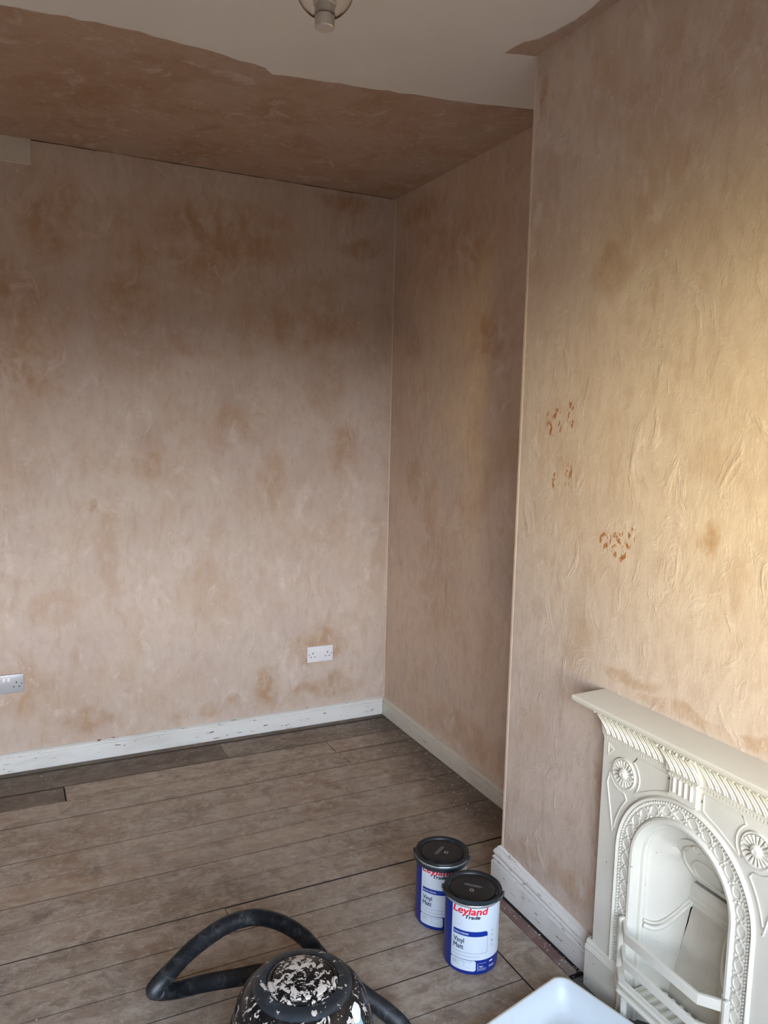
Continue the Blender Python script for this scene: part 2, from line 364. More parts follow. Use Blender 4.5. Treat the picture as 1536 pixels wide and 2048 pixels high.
bm = bmesh.new(); box(bm, (WX0-.04, YF-.04, WZ0-.03), (WX1+.04, YF+.10, WZ0), 0.006); link('window_sill', bm, M_frame, W1, False)

# ------------------------------------------------------------------ floor: sub-floor slab and single boards
bm = bmesh.new(); box(bm, (XL-T, YF-T, -.12), (T, T, -.0072))
FL = struct(link('floor', bm, M_sub, smooth=False), 'old bare floorboards dusted with plaster')
edges = [-.024, -.062, -.242, -.387, -.538, -.673, -.808, -.954, -1.087, -1.224, -1.370, -1.508, -1.641, -1.780, -1.920, -2.060]
while edges[-1] > YF+0.15: edges.append(edges[-1]-0.14)
edges.append(YF)
XR = -0.548; TR0 = -1.72   # trimmer board beside the hearth starts here
def plank(x0, x1, y0, y1, mat, z=0.0):
    bm = bmesh.new(); g_ = 0.0005
    fs = box(bm, (x0+g_, y0+g_, -.0072), (x1-g_, y1-g_, z), 0.0006)
    bm.normal_update()
    for f in bm.faces: f.material_index = 0 if f.normal.z > 0.9 else 1
    return link('plank', bm, [mat, M_joint], FL, False)
rb = random.Random(3)
for i in range(len(edges)-1):
    y1, y0 = edges[i], edges[i+1]; ym = (y0+y1)/2
    x0, x1 = XL, (0 if y0 > E1-0.01 else -.417)
    if ym < TR0 and ym > -3.1: x1 = XR
    if i == 0: plank(x0, x1-.02, y0, y1, M_floor[1], 0.004); continue
    cuts = {1: [-.95], 2: [-1.683, -.447], 3: [-.433], 10: [-1.262], 4: [-2.6], 6: [-2.2], 8: [-2.9], 12: [-2.3], 13: [-1.95]}.get(i, [])
    if not cuts and i > 14: cuts = [rb.uniform(-3, -.9)]
    xs = [x0]+sorted(cuts)+[x1]
    for a, b in zip(xs[:-1], xs[1:]):
        m = M_floor[0]; dy = 0; z = rb.uniform(-.0006, .0006)
        if i == 1: m = M_floor[1] if a < -1 else M_floor[3]
        if i == 2 and b < -1.5: m = M_floor[1]; dy = 0.010; z = -.0022
        if i in (7, 12) and a < -2.4: m = M_floor[2]
        wd = rb.choice((0, 0, .0005, .001, .0016, .0024))
        if i == 10 and a > -1.3: wd = 0.006
        if i == 2 and b > -1.5: wd = 0.003
        plank(a, b-(0.004 if (i == 2 and b < -1.5) else 0), y0-dy, y1-wd-dy*0.4, m, z)
plank(XR+.002, -.417, -3.1, TR0-.06, M_floor[0], 0.001)
bm = bmesh.new(); box(bm, (-.415, -2.10, -.02), (-.378, E1-.02, 0.001), .001); link('hearth_margin', bm, M_red, FL, False)
bm = bmesh.new(); box(bm, (-.378, -2.12, -.02), (-D, E1, -.002)); link('dirt_gap', bm, M_gap, FL, False)
bm = bmesh.new(); box(bm, (-.415, -2.86, -.02), (-.10, -2.12, -.001), .002); link('hearth_slab', bm, M_hearth, FL, False)
# crumbs of plaster and paint on the boards (nobody could count them)
bm = bmesh.new(); rc = random.Random(11)
def crumb(x, y, s):
    m = Matrix.Translation((x, y, s*0.35)) @ Matrix.Rotation(rc.uniform(0, 6), 4, 'Z') @ Matrix.Diagonal((s*rc.uniform(.8, 2.0), s*rc.uniform(.6, 1.2), s*.5, 1))
    bmesh.ops.create_icosphere(bm, subdivisions=1, radius=1, matrix=m)
for _ in range(90): crumb(-.03-abs(rc.gauss(0, .14)), rc.uniform(-1.4, -.05), rc.uniform(.0012, .0035))
for _ in range(60): crumb(rc.uniform(-1.9, -.1), -.07-abs(rc.gauss(0, .12)), rc.uniform(.001, .003))
for _ in range(90): crumb(rc.uniform(-1.9, -.6), rc.uniform(-2.1, -.2), rc.uniform(.001, .003))
for _ in range(40): crumb(rc.uniform(-.41, -.372), rc.uniform(-2.15, -1.7), rc.uniform(.001, .003))
cb = link('plaster_crumbs', bm, plain('crumb_white', (0.55, 0.50, 0.44), .9), None, True)
cb['kind'] = 'stuff'; cb['label'] = 'small pale crumbs of plaster and paint scattered on the floorboards'; cb['category'] = 'debris'

# ------------------------------------------------------------------ ceiling: new plaster skim along the back, and beside the chimney breast
def skim(name, outline, mat, z=H, t=0.003, parent=C_ceil):
    bm = bmesh.new(); vs = [bm.verts.new((x, y, z-t)) for x, y in outline]
    f = bm.faces.new(vs); r = bmesh.ops.extrude_face_region(bm, geom=[f])
    for v in r['geom']:
        if isinstance(v, bmesh.types.BMVert): v.co.z = z+0.001
    bmesh.ops.triangulate(bm, faces=bm.faces[:]); bmesh.ops.recalc_face_normals(bm, faces=bm.faces[:])
    return link(name, bm, mat, parent, False)
rr = random.Random(5)
ctrl = [(XL, -1.22), (-2.4, -1.18), (-1.852, -1.155), (-1.68, -1.175), (-1.517, -1.19), (-1.25, -1.165), (-1.066, -1.142), (-1.03, -1.108), (-.8, -1.15), (-.587, -1.184), (-.35, -1.23), (-.092, -1.29), (0, -1.30)]
edge = []
for (a, b) in zip(ctrl[:-1], ctrl[1:]):
    nn = max(2, int((b[0]-a[0])/0.04))
    for k in range(nn):
        t = k/nn; edge.append((a[0]+(b[0]-a[0])*t, a[1]+(b[1]-a[1])*t+rr.uniform(-.006, .006)))
edge.append(ctrl[-1])
skim('plaster_skim', [(XL, 0)]+edge+[(0, 0)], M_strip)
skim('plaster_skim', [(-D, E1+.005), (-.40, -1.630), (-.440, -1.615), (-.436, -1.66), (-.429, -1.70), (-.405, -1.735), (-.392, -1.79), (-.380, -1.87), (-.383, -1.95), (-.40, -2.03), (-.41, -2.3), (-.395, -2.7), (-.40, E2), (-D, E2)], M_strip)
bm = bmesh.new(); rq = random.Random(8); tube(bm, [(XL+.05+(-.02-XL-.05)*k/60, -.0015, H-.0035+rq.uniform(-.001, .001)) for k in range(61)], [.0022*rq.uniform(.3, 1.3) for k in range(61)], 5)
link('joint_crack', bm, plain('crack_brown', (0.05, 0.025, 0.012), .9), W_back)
# painted leftover patch high on the back wall
bm = bmesh.new(); box(bm, (-1.95, -.006, 2.672), (-1.735, 0.001, H-.001), .003); link('paint_patch', bm, M_patch, W_back, False)
# metal corner bead down the chimney arris, plaster fillet in the alcove corner
bm = bmesh.new(); box(bm, (-D-.0012, E1-.010, .15), (-D+.002, E1+.0012, H-.004), .001); link('corner_bead', bm, M_bead, W_chim, False)
bm = bmesh.new(); tube(bm, [(-.001, -.001, .09), (-.001, -.001, 1.2), (-.001, -.001, H-.02)], .0045, 6); link('corner_fillet', bm, M_bead, W_back)

# ------------------------------------------------------------------ skirtings
def skirting(name, prof, a, b, nrm, mat, s0=1.0, s1=1.0, label=None, ends=(0, 0), seg=24):
    """prof = (out, z) points; swept from a to b; s = height scale at the two ends; ends = mitre (+1 in, -1 out)"""
    a, b, nrm = Vector(a), Vector(b), Vector(nrm); d = (b-a).normalized(); rows = []
    rj = random.Random(name)
    for k in range(seg+1):
        t = k/seg; s = s0+(s1-s0)*t; row = []
        for o, z in prof:
            p = a+(b-a)*t + nrm*o
            if k == 0: p = p + d*o*ends[0]
            if k == seg: p = p - d*o*ends[1]
            jit = rj.uniform(-.0008, .0008) if 0 < k < seg and z > 0.02 else 0
            row.append((p.x, p.y, z*s+jit))
        rows.append(row)
    bm = bmesh.new(); R = grid(bm, rows)
    bm.faces.new(R[0][::-1]); bm.faces.new(R[-1]); bmesh.ops.recalc_face_normals(bm, faces=bm.faces[:])
    return struct(link(name, bm, mat, None, True, 30), label)
P_small = [(0, .0), (.020, .002), (.021, .070), (.0205, .074), (.016, .0755), (.016, .078), (.019, .080), (.019, .086), (.013, .091), (.006, .0935), (0, .094)]
P_big = [(0, .004), (.024, .006), (.0245, .094), (.022, .099), (.018, .1005), (.018, .104), (.022, .107), (.022, .113), (.0165, .117), (.0165, .121), (.0195, .124), (.0205, .131), (.017, .140), (.011, .146), (.010, .151), (.005, .155), (0, .156)]
skirting('baseboard_back', P_small, (XL, 0, 0), (0, 0, 0), (0, -1, 0), M_skirt, .93, 1.04, 'worn white skirting board along the back wall', (0, 1), 60)
skirting('baseboard_right', P_small, (0, 0, 0), (0, E1, 0), (-1, 0, 0), M_skirt_old, 1.04, .72, 'cream skirting board along the alcove wall', (1, 0), 40)
skirting('baseboard_chimney', P_big, (-D, E1, 0), (-D, -2.150, 0), (-1, 0, 0), M_skirt_fp, 1.0, .74, 'chipped white moulded skirting between the alcove and the fireplace', (-1, 0), 24)
skirting('baseboard_chimney_return', P_big, (0, E1, 0), (-D, E1, 0), (0, 1, 0), M_skirt_fp, .9, 1.0, 'white moulded skirting on the hidden side of the chimney breast', (0, -1), 10)
skirting('baseboard_left', P_small, (XL, YF, 0), (XL, 0, 0), (1, 0, 0), M_skirt, 1, 1, 'white skirting along the left wall', (0, 0), 4)

# ------------------------------------------------------------------ double sockets on the back wall
def socket(name, x, z, label, mat):
    """x = left edge, z = top edge of the plate on the back wall"""
    W, Hh, t = .146, .086, .009
    root = empty(name, (x+W/2, 0, z-Hh/2), label, 'socket', 'double wall sockets')
    bm = bmesh.new(); box(bm, (-W/2, -t, -Hh/2), (W/2, 0, Hh/2), .003, 3); link('face_plate', bm, mat, root)
    for s in (-1, 1):
        cx = s*.0415
        for (dx, dz, sx_, sz_) in ((0, .006, .0022, .0040), (-.011, -.014, .0036, .0020), (.011, -.014, .0036, .0020)):
            bm = bmesh.new(); box(bm, (cx+dx-sx_, -t-.0006, dz-sz_), (cx+dx+sx_, -t+.001, dz+sz_), .0004); link('pin_hole', bm, M_hole, root, False)
        bm = bmesh.new(); bmesh.ops.create_cone(bm, cap_ends=True, segments=12, radius1=.0026, radius2=.0026, depth=.002, matrix=Matrix.Translation((s*.0635, -t, -.001)) @ Matrix.Rotation(pi/2, 4, 'X'))
        link('screw', bm, M_hole, root)
        bm = bmesh.new(); box(bm, (s*.0095-.006, -t-.003, .012), (s*.0095+.006, -t+.001, .030), .002, 2); link('rocker_switch', bm, M_rocker, root)
    return root
socket('double_socket', -.463, .430, 'white double socket near the alcove corner, plaster stained brown around it', M_plate)
socket('double_socket', -1.826-.146, .459, 'double socket at the left edge, with a shiny top rim', plain('socket_silver', (0.50, 0.51, 0.53), 0.28, 0.25))

# ------------------------------------------------------------------ cast iron fireplace
YC = -2.46
FP = empty('fireplace', (-D, YC, 0), 'white painted cast iron fireplace with arched opening and moulded mantel shelf', 'fireplace')
# local frame: x = -t (out of the wall), y = along the wall (camera left = +), z up
def F(y, z, t): return Vector((-t, y, z))
Z0, RO, RI = .478, .222, .152          # arch centre height, outer and inner radius
TP = .038                              # face of the front plate
def arch(r, n=40, zb=0.0):
    pts = [F(r, zb, 0), F(r, Z0*.5+zb*.5, 0)]
    pts += [F(r*cos(pi*k/n), Z0+r*sin(pi*k/n), 0) for k in range(n+1)]
    pts += [F(-r, Z0*.5+zb*.5, 0), F(-r, zb, 0)]
    return pts
def plate(bm, poly, t0, t1):
    vs = [bm.verts.new(F(y, z, t1)) for y, z in poly]; f = bm.faces.new(vs)
    r = bmesh.ops.extrude_face_region(bm, geom=[f])
    for v in r['geom']:
        if isinstance(v, bmesh.types.BMVert): v.co.x = -t0
    bmesh.ops.triangulate(bm, faces=bm.faces[:]); bmesh.ops.recalc_face_normals(bm, faces=bm.faces[:])
bm = bmesh.new()
inner = [(p.y, p.z) for p in arch(RI+.004, 40)]
plate(bm, [(.295, 0), (.295, .79), (-.295, .79), (-.295, 0)]+inner[::-1], 0, TP)
link('front_plate', bm, M_iron, FP, False)
def sweep_arch(name, prof, zb, n=44):
    """prof: (radius, t) points"""
    cols = []
    for r, t in prof: cols.append([Vector((-t, p.y, p.z)) for p in arch(r, n, zb)])
    bm = bmesh.new(); grid(bm, [list(c) for c in zip(*cols)]); bmesh.ops.recalc_face_normals(bm, faces=bm.faces[:])
    return link(name, bm, M_iron, FP, True, 40)
sweep_arch('arch_moulding', [(RO+.002, TP), (RO, TP+.006), (RO-.004, TP+.0085), (RO-.008, TP+.006), (RO-.009, TP+.002), (RO-.010, TP+.002), (RO-.011, TP+.001)], .135)
sweep_arch('arch_roll', [(RI+.018, TP), (RI+.017, TP+.005), (RI+.012, TP+.009), (RI+.005, TP+.008), (RI, TP+.002), (RI-.004, TP-.006), (RI-.004, TP-.016), (RI-.012, TP-.018), (RI-.016, TP-.024), (RI-.014, TP-.034)], .0)
# beads next to the outer moulding
bm = bmesh.new()
path = resample([Vector((-(TP+.002), p.y, p.z)) for p in arch(RO-.0145, 60, .14)], .0088)
for p in path: bmesh.ops.create_icosphere(bm, subdivisions=1, radius=.0038, matrix=Matrix.Translation(p))
link('bead_row', bm, M_iron, FP, True, 80)
# guilloche of ovals
bm = bmesh.new(); rm = (RI+.018+RO-.018)/2; path = resample([Vector((-(TP+.0005), p.y, p.z)) for p in arch(rm, 60, .15)], .0435)
for i, p in enumerate(path):
    q = path[min(i+1, len(path)-1)]; o = path[max(i-1, 0)]; tg = (q-o).normalized(); sd = Vector((-1, 0, 0)).cross(tg)
    tube(bm, [p+tg*(.0165*cos(a))+sd*(.0125*sin(a)) for a in [2*pi*k/14 for k in range(14)]], .0024, 5, closed=True)
    if i < len(path)-1:
        mid = (p+q)/2; nn = (q-p).normalized(); s2 = Vector((-1, 0, 0)).cross(nn)
        for s in (-1, 1):
            bmesh.ops.create_icosphere(bm, subdivisions=1, radius=.004, matrix=Matrix.Translation(mid+s2*s*.011))
            tube(bm, [p+s2*s*.0145, mid+s2*s*.004, q-s2*s*.0145+s2*s*.0], [.0018]*3, 4)
        bmesh.ops.create_icosphere(bm, subdivisions=1, radius=.0042, matrix=Matrix.Translation(mid))
link('guilloche_band', bm, M_iron, FP, True, 60)
# mantel shelf with moulded front edge
SH = .857
prof = [(.0, SH), (.100, SH), (.104, SH+.002), (.111, SH+.0025), (.113, SH+.007), (.118, SH+.008), (.120, SH+.012), (.1205, SH+.019), (.119, SH+.022), (.115, SH+.024), (0, SH+.024)]
bm = bmesh.new(); hw = .345
rows = []
for s, k in ((1, 0), (-1, 1)): rows.append([F(s*(hw-(.120-t if t > .09 else 0)*.8), z, t) for t, z in prof])
R = grid(bm, rows); bm.faces.new(R[0]); bm.faces.new(R[1][::-1]); bmesh.ops.recalc_face_normals(bm, faces=bm.faces[:])
link('mantel_shelf', bm, M_iron, FP, True, 30)
# cove cornice under the shelf, breaking forward over the tablet
CV = [(TP+.001, .772), (TP+.005, .774), (TP+.006, .780), (TP+.008, .795), (TP+.013, .812), (TP+.022, .828), (TP+.034, .840), (TP+.045, .846), (TP+.047, .852), (TP+.050, SH+.001)]
TB = .052; BR = .012
def cove(bm, y0, y1, off):
    rows = [[F(y, z, t+off) for t, z in CV] for y in (y0, y1)]
    R = grid(bm, rows)
    for row, fl in ((R[0], False), (R[1], True)):
        bk = [bm.verts.new(F(y0 if not fl else y1, z, 0)) for t, z in (CV[0], CV[-1])]
        bm.faces.new(row + [bk[1], bk[0]])
bm = bmesh.new(); cove(bm, .298, TB, 0); cove(bm, -TB, -.298, 0); cove(bm, TB, -TB, BR)
bmesh.ops.recalc_face_normals(bm, faces=bm.faces[:]); link('cornice', bm, M_iron, FP, True, 40)
bm = bmesh.new()
def covept(s, y, off):      # s in 0..1 up the cove
    k = 2+s*(len(CV)-4); i = int(k); f_ = k-i; a, b = CV[i], CV[min(i+1, len(CV)-1)]
    return F(y, a[1]+(b[1]-a[1])*f_, a[0]+(b[0]-a[0])*f_+off)
def leaves(y0, y1, off):
    n = max(1, round(abs(y1-y0)/.021)); st = (y1-y0)/n
    for i in range(n):
        yb = y0+st*(i+.5)
        for dy, r_ in ((0, .0036), (-.0075, .0026)):
            pts = []
            for k in range(8):
                s = k/7; pts.append(covept(s, yb+dy+.0105*sin(s*pi*1.75-1.25), off) + Vector((-.0015, 0, 0)))
            tube(bm, pts, [r_*(.55+.6*sin(pi*min(1, k/7+.15))) for k in range(8)], 5)
        bmesh.ops.create_icosphere(bm, subdivisions=1, radius=.0048, matrix=Matrix.Translation(covept(.82, yb+.006, off)+Vector((-.002, 0, 0))))
leaves(.294, TB+.004, 0); leaves(TB, -TB, BR); leaves(-TB-.004, -.294, 0)
link('leaf_carving', bm, M_iron, FP, True, 60)
bm = bmesh.new()
y = .290
while y > -.290:
    o = BR if abs(y) < TB-.004 else 0
    box(bm, F(y-.0028, .7625, TP-.001+o*.0), F(y+.0028, .7705, TP+.0035+o)); y -= .0092
box(bm, F(-.294, .7712, TP-.001), F(.294, .7745, TP+.005)); link('dentil_row', bm, M_iron, FP, False)
# fluted tablet
bm = bmesh.new(); box(bm, F(-.043, .712, TP-.002), F(.043, .774, TP+BR), .0015)
box(bm, F(-.046, .708, TP-.002), F(.046, .714, TP+BR+.002), .001); TBL = link('tablet', bm, M_iron, FP, False)
for k in range(4):
    bm = bmesh.new(); yy = .027-.018*k
    tube(bm, [F(yy, .724, TP+BR), F(yy, .745, TP+BR), F(yy, .763, TP+BR)], .0048, 8); link('flute', bm, M_iron, TBL)
# rosettes
for s in (1, -1):
    root_y, root_z = s*.2095, .690
    bm = bmesh.new()
    def onf(bm2): bmesh.ops.transform(bm2, matrix=Matrix.Translation(F(root_y, root_z, TP)) @ Matrix.Rotation(-pi/2, 4, 'Y'), verts=bm2.verts[:])
    lathe(bm, [(.0435, -.004), (.0435, .003), (.041, .0055), (.038, .0045), (.036, .001), (.030, -.002), (.018, .001), (.016, .006), (.012, .0105), (.006, .0125), (0, .013)], 32)
    for k in range(18):
        a = 2*pi*k/18; d_ = Vector((cos(a), sin(a), 0))
        tube(bm, [d_*.0165+Vector((0, 0, .004)), d_*.026+Vector((0, 0, .003)), d_*.0355+Vector((0, 0, .0035))], [.0018, .0034, .0046], 6)
    tube(bm, [Vector((.0105*cos(a)*(1-a/14), .0105*sin(a)*(1-a/14), .0095+.0004*a)) for a in [k*.6 for k in range(16)]], .002, 5)
    onf(bm); bmesh.ops.recalc_face_normals(bm, faces=bm.faces[:]); link('rosette', bm, M_iron, FP, True, 50)
# raised mouldings on the face
def frame_line(bm, pts, closed=False, r=.0026): tube(bm, [F(a, b, TP+.0005) for a, b in pts], r, 6, closed=closed)
for s in (1, -1):
    bm = bmesh.new()
    frame_line(bm, [(s*.275, .752), (s*.255, .741), (s*.274, .720)], True, .002)                       # small corner triangle
    arc1 = [(s*(.2095+.056*cos(a)), .690+.056*sin(a)) for a in [radians(d) for d in range(132, 241, 9)]]
    arc1 = [(s*(.2095-.056*cos(radians(d))), .690+.056*sin(radians(d))) for d in range(55, -46, -10)]
    a2 = [(s*((RO+.012)*cos(radians(d))), Z0+(RO+.012)*sin(radians(d))) for d in range(60, 75, 3)]
    frame_line(bm, arc1 + a2 + [(s*.056, .7105), (s*.056, .752), (s*.165, .752)], True, .0025)                             # panel with a hollow side
    a3 = [(s*((RO+.020)*cos(radians(d))), Z0+(RO+.020)*sin(radians(d))) for d in range(6, 41, 5)]
    a4 = [(s*(.2095+.056*cos(radians(d))), .690+.056*sin(radians(d))) for d in range(-95, -10, 10)]
    frame_line(bm, a3 + [p for p in a4 if abs(p[0]) < .275] + [(s*.272, .64)], True, .0025)           # tall spandrel beside the arch
    link('raised_moulding', bm, M_iron, FP, True, 60)
# plinth blocks
for s in (1, -1):
    pr = [(TP-.002, .145), (TP+.004, .144), (TP+.009, .136), (TP+.009, .130), (TP+.013, .126), (TP+.015, .118), (TP+.012, .113), (TP+.012, 0.0)]
    y0, y1 = s*.310, s*(RI+.008); bm = bmesh.new()
    R = grid(bm, [[F(y, z, t) for t, z in pr] for y in (y0, y1)])
    for row, yy in ((R[0], y0), (R[1], y1)):
        bk = [bm.verts.new(F(yy, z, 0)) for z in (.145, 0)]; bm.faces.new(row+[bk[1], bk[0]])
    bmesh.ops.recalc_face_normals(bm, faces=bm.faces[:]); link('plinth_block', bm, M_iron, FP, True, 30)
# firebox: concave cheeks lofted from the arch to the narrow back
def innerpath(n):      # profile around the back of the recess
    pts = [(.100, 0.0, -.045), (.094, Z0*.35, -.062), ]
    return pts
def loft(k, v):
    """k: 0..1 along the arch from left foot over the top; v: 0 outside .. 1 at the back"""
    n = len(A_out)-1; x = k*n; i = min(int(x), n-1); f_ = x-i
    a = A_out[i].lerp(A_out[i+1], f_); b = A_in[i].lerp(A_in[i+1], f_)
    c1 = v; c2 = 1-(1-v)**2.0
    return Vector((-(( -a.x)+( -b.x + a.x)*c1), a.y+(b.y-a.y)*c2, a.z+(b.z-a.z)*c2))
ro = RI-.013; A_out = []; A_in = []
for k in range(13):
    z = Z0*k/12; A_out.append(F(ro, z, TP-.033)); A_in.append(F(.100-.034*min(1, z/.43), z*.93, -.045-.055*min(1, z/.43)))
for k in range(1, 24):
    a = pi*k/24; A_out.append(F(ro*cos(a), Z0+ro*sin(a), TP-.033)); A_in.append(F(.098*cos(a)*(1 if k in range(4, 21) else .8), .455+.130*sin(a), -.098+.075*sin(a)))
for k in range(12, -1, -1):
    z = Z0*k/12; A_out.append(F(-ro, z, TP-.033)); A_in.append(F(-(.100-.034*min(1, z/.43)), z*.93, -.045-.055*min(1, z/.43)))
bm = bmesh.new(); N = len(A_out)-1
grid(bm, [[loft(i/N, v/8) for v in range(9)] for i in range(N+1)]); bmesh.ops.recalc_face_normals(bm, faces=bm.faces[:])
link('firebox_cheeks', bm, M_iron, FP, True, 50)
# s-curved moulding on each cheek
for s in (0, 1):
    pts = []
    for j in range(17):
        v = j/16; zz = .285+.105*(3*v*v-2*v**3)**1.25
        kk = (zz/Z0*12/N) if v < .95 else (.405/Z0*12/N)
        kk = kk if s == 0 else 1-kk
        pts.append(loft(kk, v) + Vector((-.002, (-.003 if s == 0 else .003), 0)))
    bm = bmesh.new(); tube(bm, pts, .0075, 8); tube(bm, [p+Vector((-.001, 0, .014)) for p in pts], .0045, 6); link('cheek_moulding', bm, M_iron, FP, True, 60)
# back: fireback slab, moulded ledge, hood
bm = bmesh.new()
rows = []
for i in range(15):
    v = i/14; hwid = .102-.036*v; t = -.040-.056*v; z = .02+.335*v
    rows.append([F(hwid-2*hwid*j/10, z, t+random.uniform(-.0012, .0012)) for j in range(11)])
R = grid(bm, rows); bmesh.ops.recalc_face_normals(bm, faces=bm.faces[:])
g2 = bmesh.ops.extrude_face_region(bm, geom=bm.faces[:])
for v in g2['geom']:
    if isinstance(v, bmesh.types.BMVert): v.co.x += .02
bmesh.ops.recalc_face_normals(bm, faces=bm.faces[:]); link('fireback', bm, M_brick, FP, True, 40)
bm = bmesh.new()
pr = [(-.098, 0.354), (-.090, 0.356), (-.086, 0.364), (-.089, 0.370), (-.083, 0.374), (-.080, 0.384), (-.085, 0.390), (-.082, 0.396), (-.084, 0.416), (-.090, 0.424), (-.125, 0.425), (-.125, 0.354)]
R = grid(bm, [[F(s*.074, z, t) for t, z in pr] for s in (1, -1)]); bm.faces.new(R[0]); bm.faces.new(R[1][::-1]); bmesh.ops.recalc_face_normals(bm, faces=bm.faces[:]); link('fireback_ledge', bm, M_iron, FP, True, 30)
def hoodp(u, w_): return F(u, .437+w_*1.15, -.086+.075*(w_/.13))
bm = bmesh.new(); ns = 20
out = [(.071, 0), (.093, .030)]+[(.096*cos(a), .040+.088*sin(a)) for a in [pi*k/ns for k in range(1, ns)]]+[(-.093, .030), (-.071, 0)]
vs = [bm.verts.new(hoodp(u, w_)) for u, w_ in out]; f = bm.faces.new(vs); r = bmesh.ops.extrude_face_region(bm, geom=[f])
for v in r['geom']:
    if isinstance(v, bmesh.types.BMVert): v.co += Vector((.008, 0, .002))
bmesh.ops.triangulate(bm, faces=bm.faces[:]); bmesh.ops.recalc_face_normals(bm, faces=bm.faces[:])
HD = link('hood', bm, M_iron, FP, False)
bm = bmesh.new()
for sc_, r_ in ((.72, .004), (.45, .003)):
    tube(bm, [hoodp(u*sc_, .018+w_*sc_)+Vector((-.002, 0, 0)) for u, w_ in out], r_, 6, closed=True)
tube(bm, [hoodp(.012*cos(a), .112+.008*sin(a))+Vector((-.004, 0, 0)) for a in [2*pi*k/10 for k in range(10)]], .003, 5, closed=True)
link('hood_relief', bm, M_iron, HD, True, 60)
bm = bmesh.new(); box(bm, F(-.13, .0, -.245), F(.13, .62, -.13)); link('flue_back', bm, M_black_gap, FP, False)
# grate: three bowed bars on end posts, with feet
GR_z = (.279, .206, .140); gt = .090
bm = bmesh.new(); box(bm, F(-.130, .098, -.03), F(.130, .108, .080), .001); GT = link('grate', bm, M_iron, FP, False)
for k in range(9):
    bm = bmesh.new(); box(bm, F(-.117+.0265*k, .107, -.03), F(-.117+.0265*k+.010, .116, .074), .001); link('grate_rib', bm, M_iron, GT, False)
for s in (1, -1):
    bm = bmesh.new(); box(bm, F(s*.172-.005, .118, TP+.004), F(s*.172+.005, .298, TP+.022), .002); link('grate_post', bm, M_iron, GT, False)
    bm = bmesh.new(); box(bm, F(s*.158-.006, .10, TP-.012), F(s*.158+.010, .30, TP+.004), .002); link('grate_post', bm, M_iron, GT, False)
for bi, z in enumerate(GR_z):
    hh = (.014, .012, .015)[bi]
    ring = [(.176, TP+.008), (.122, gt), (-.122, gt), (-.176, TP+.008)]
    bm = bmesh.new(); rows = []
    for (yy, t) in ring: rows.append((yy, t))
    th = .009
    vs = []
    for yy, t in ring:
        sc_ = -1 if yy < 0 else 1
        vs.append([F(yy, z-hh, t), F(yy, z+hh, t), F(yy-sc_*th*.5, z+hh, t-th), F(yy-sc_*th*.5, z-hh, t-th)])
    V = [[bm.verts.new(p) for p in q] for q in vs]
    for a, b in zip(V[:-1], V[1:]):
        for k in range(4): bm.faces.new((a[k], b[k], b[(k+1) % 4], a[(k+1) % 4]))
    bm.faces.new(V[0]); bm.faces.new(V[-1][::-1]); bmesh.ops.recalc_face_normals(bm, faces=bm.faces[:])
    if bi == 2:
        for a, b in zip(ring[:-1], ring[1:]):
            tube(bm, [F(a[0], z+.010, a[1]+.004), F(b[0], z+.010, b[1]+.004)], .006, 6); tube(bm, [F(a[0], z-.012, a[1]+.006), F(b[0], z-.012, b[1]+.006)], .008, 6)
    bmesh.ops.bevel(bm, geom=bm.edges[:], offset=.0012, segments=1, affect='EDGES') if bi < 2 else None
    link('grate_bar', bm, M_iron, GT, True, 30)
for yy, tt in ((.150, .062), (.120, .078), (-.120, .078), (-.150, .062)):
    bm = bmesh.new(); tube(bm, [F(yy, .118, tt), F(yy, .06, tt), F(yy, .012, tt+.002), F(yy, 0.0, tt+.003)], [.011, .010, .011, .012], 8); link('grate_foot', bm, M_iron, GT)
# ------------------------------------------------------------------ paint cans
M_blue = G('can_blue', .28, (0.004, 0.026, 0.25)).m
M_label = plain('can_label_white', (0.66, 0.75, 0.84), .30)
M_blueprint = plain('can_label_blue', (0.006, 0.035, 0.30), .3)
M_redink = plain('can_red_ink', (0.80, 0.02, 0.035), .35)
M_blackink = plain('can_black_ink', (0.012, 0.013, 0.02), .4)
M_navyink = plain('can_navy_ink', (0.03, 0.05, 0.12), .4)
M_greyink = plain('can_grey_ink', (0.33, 0.40, 0.48), .4)
M_lid = plain('can_lid_black', (0.012, 0.015, 0.018), .38)
M_rim = plain('can_rim_grey', (0.022, 0.034, 0.042), .30)
M_tin = plain('can_tin_ring', (0.62, 0.66, 0.66), .25, .6)
M_lidink = plain('lid_grey_print', (0.42, 0.44, 0.45), .5)
RB = .0825
def cyl(th, z, r=RB): return Vector((r*sin(th), -r*cos(th), z))     # th=0 faces -y, + = to the right as seen from the front
def patch(bm, th0, th1, z0, z1, r, n=None, rc=0.0):
    n = n or max(2, int(abs(th1-th0)/.06)); rows = []
    for i in range(n+1):
        th = th0+(th1-th0)*i/n; c_ = 0
        if rc:
            d_ = min(th-th0, th1-th)*RB
            if d_ < rc: c_ = rc-sqrt(max(0, rc*rc-(rc-d_)**2))
        rows.append([cyl(th, z0+c_, r), cyl(th, z1-c_, r)])
    grid(bm, rows, flip=True)
def text_mesh(body, size, bold=0.0, shear=0.0, spacing=1.0):
    c = bpy.data.curves.new('t', 'FONT'); c.body = body; c.size = size; c.offset = bold; c.shear = shear; c.space_character = spacing; c.resolution_u = 4; c.fill_mode = 'FRONT'
    o = bpy.data.objects.new('t', c); COL.objects.link(o)
    dg = bpy.context.evaluated_depsgraph_get(); dg.update()
    me = bpy.data.meshes.new_from_object(o.evaluated_get(dg)); vs = [v.co.copy() for v in me.vertices]; fs = [list(p.vertices) for p in me.polygons]
    bpy.data.objects.remove(o); bpy.data.meshes.remove(me); bpy.data.curves.remove(c)
    return vs, fs
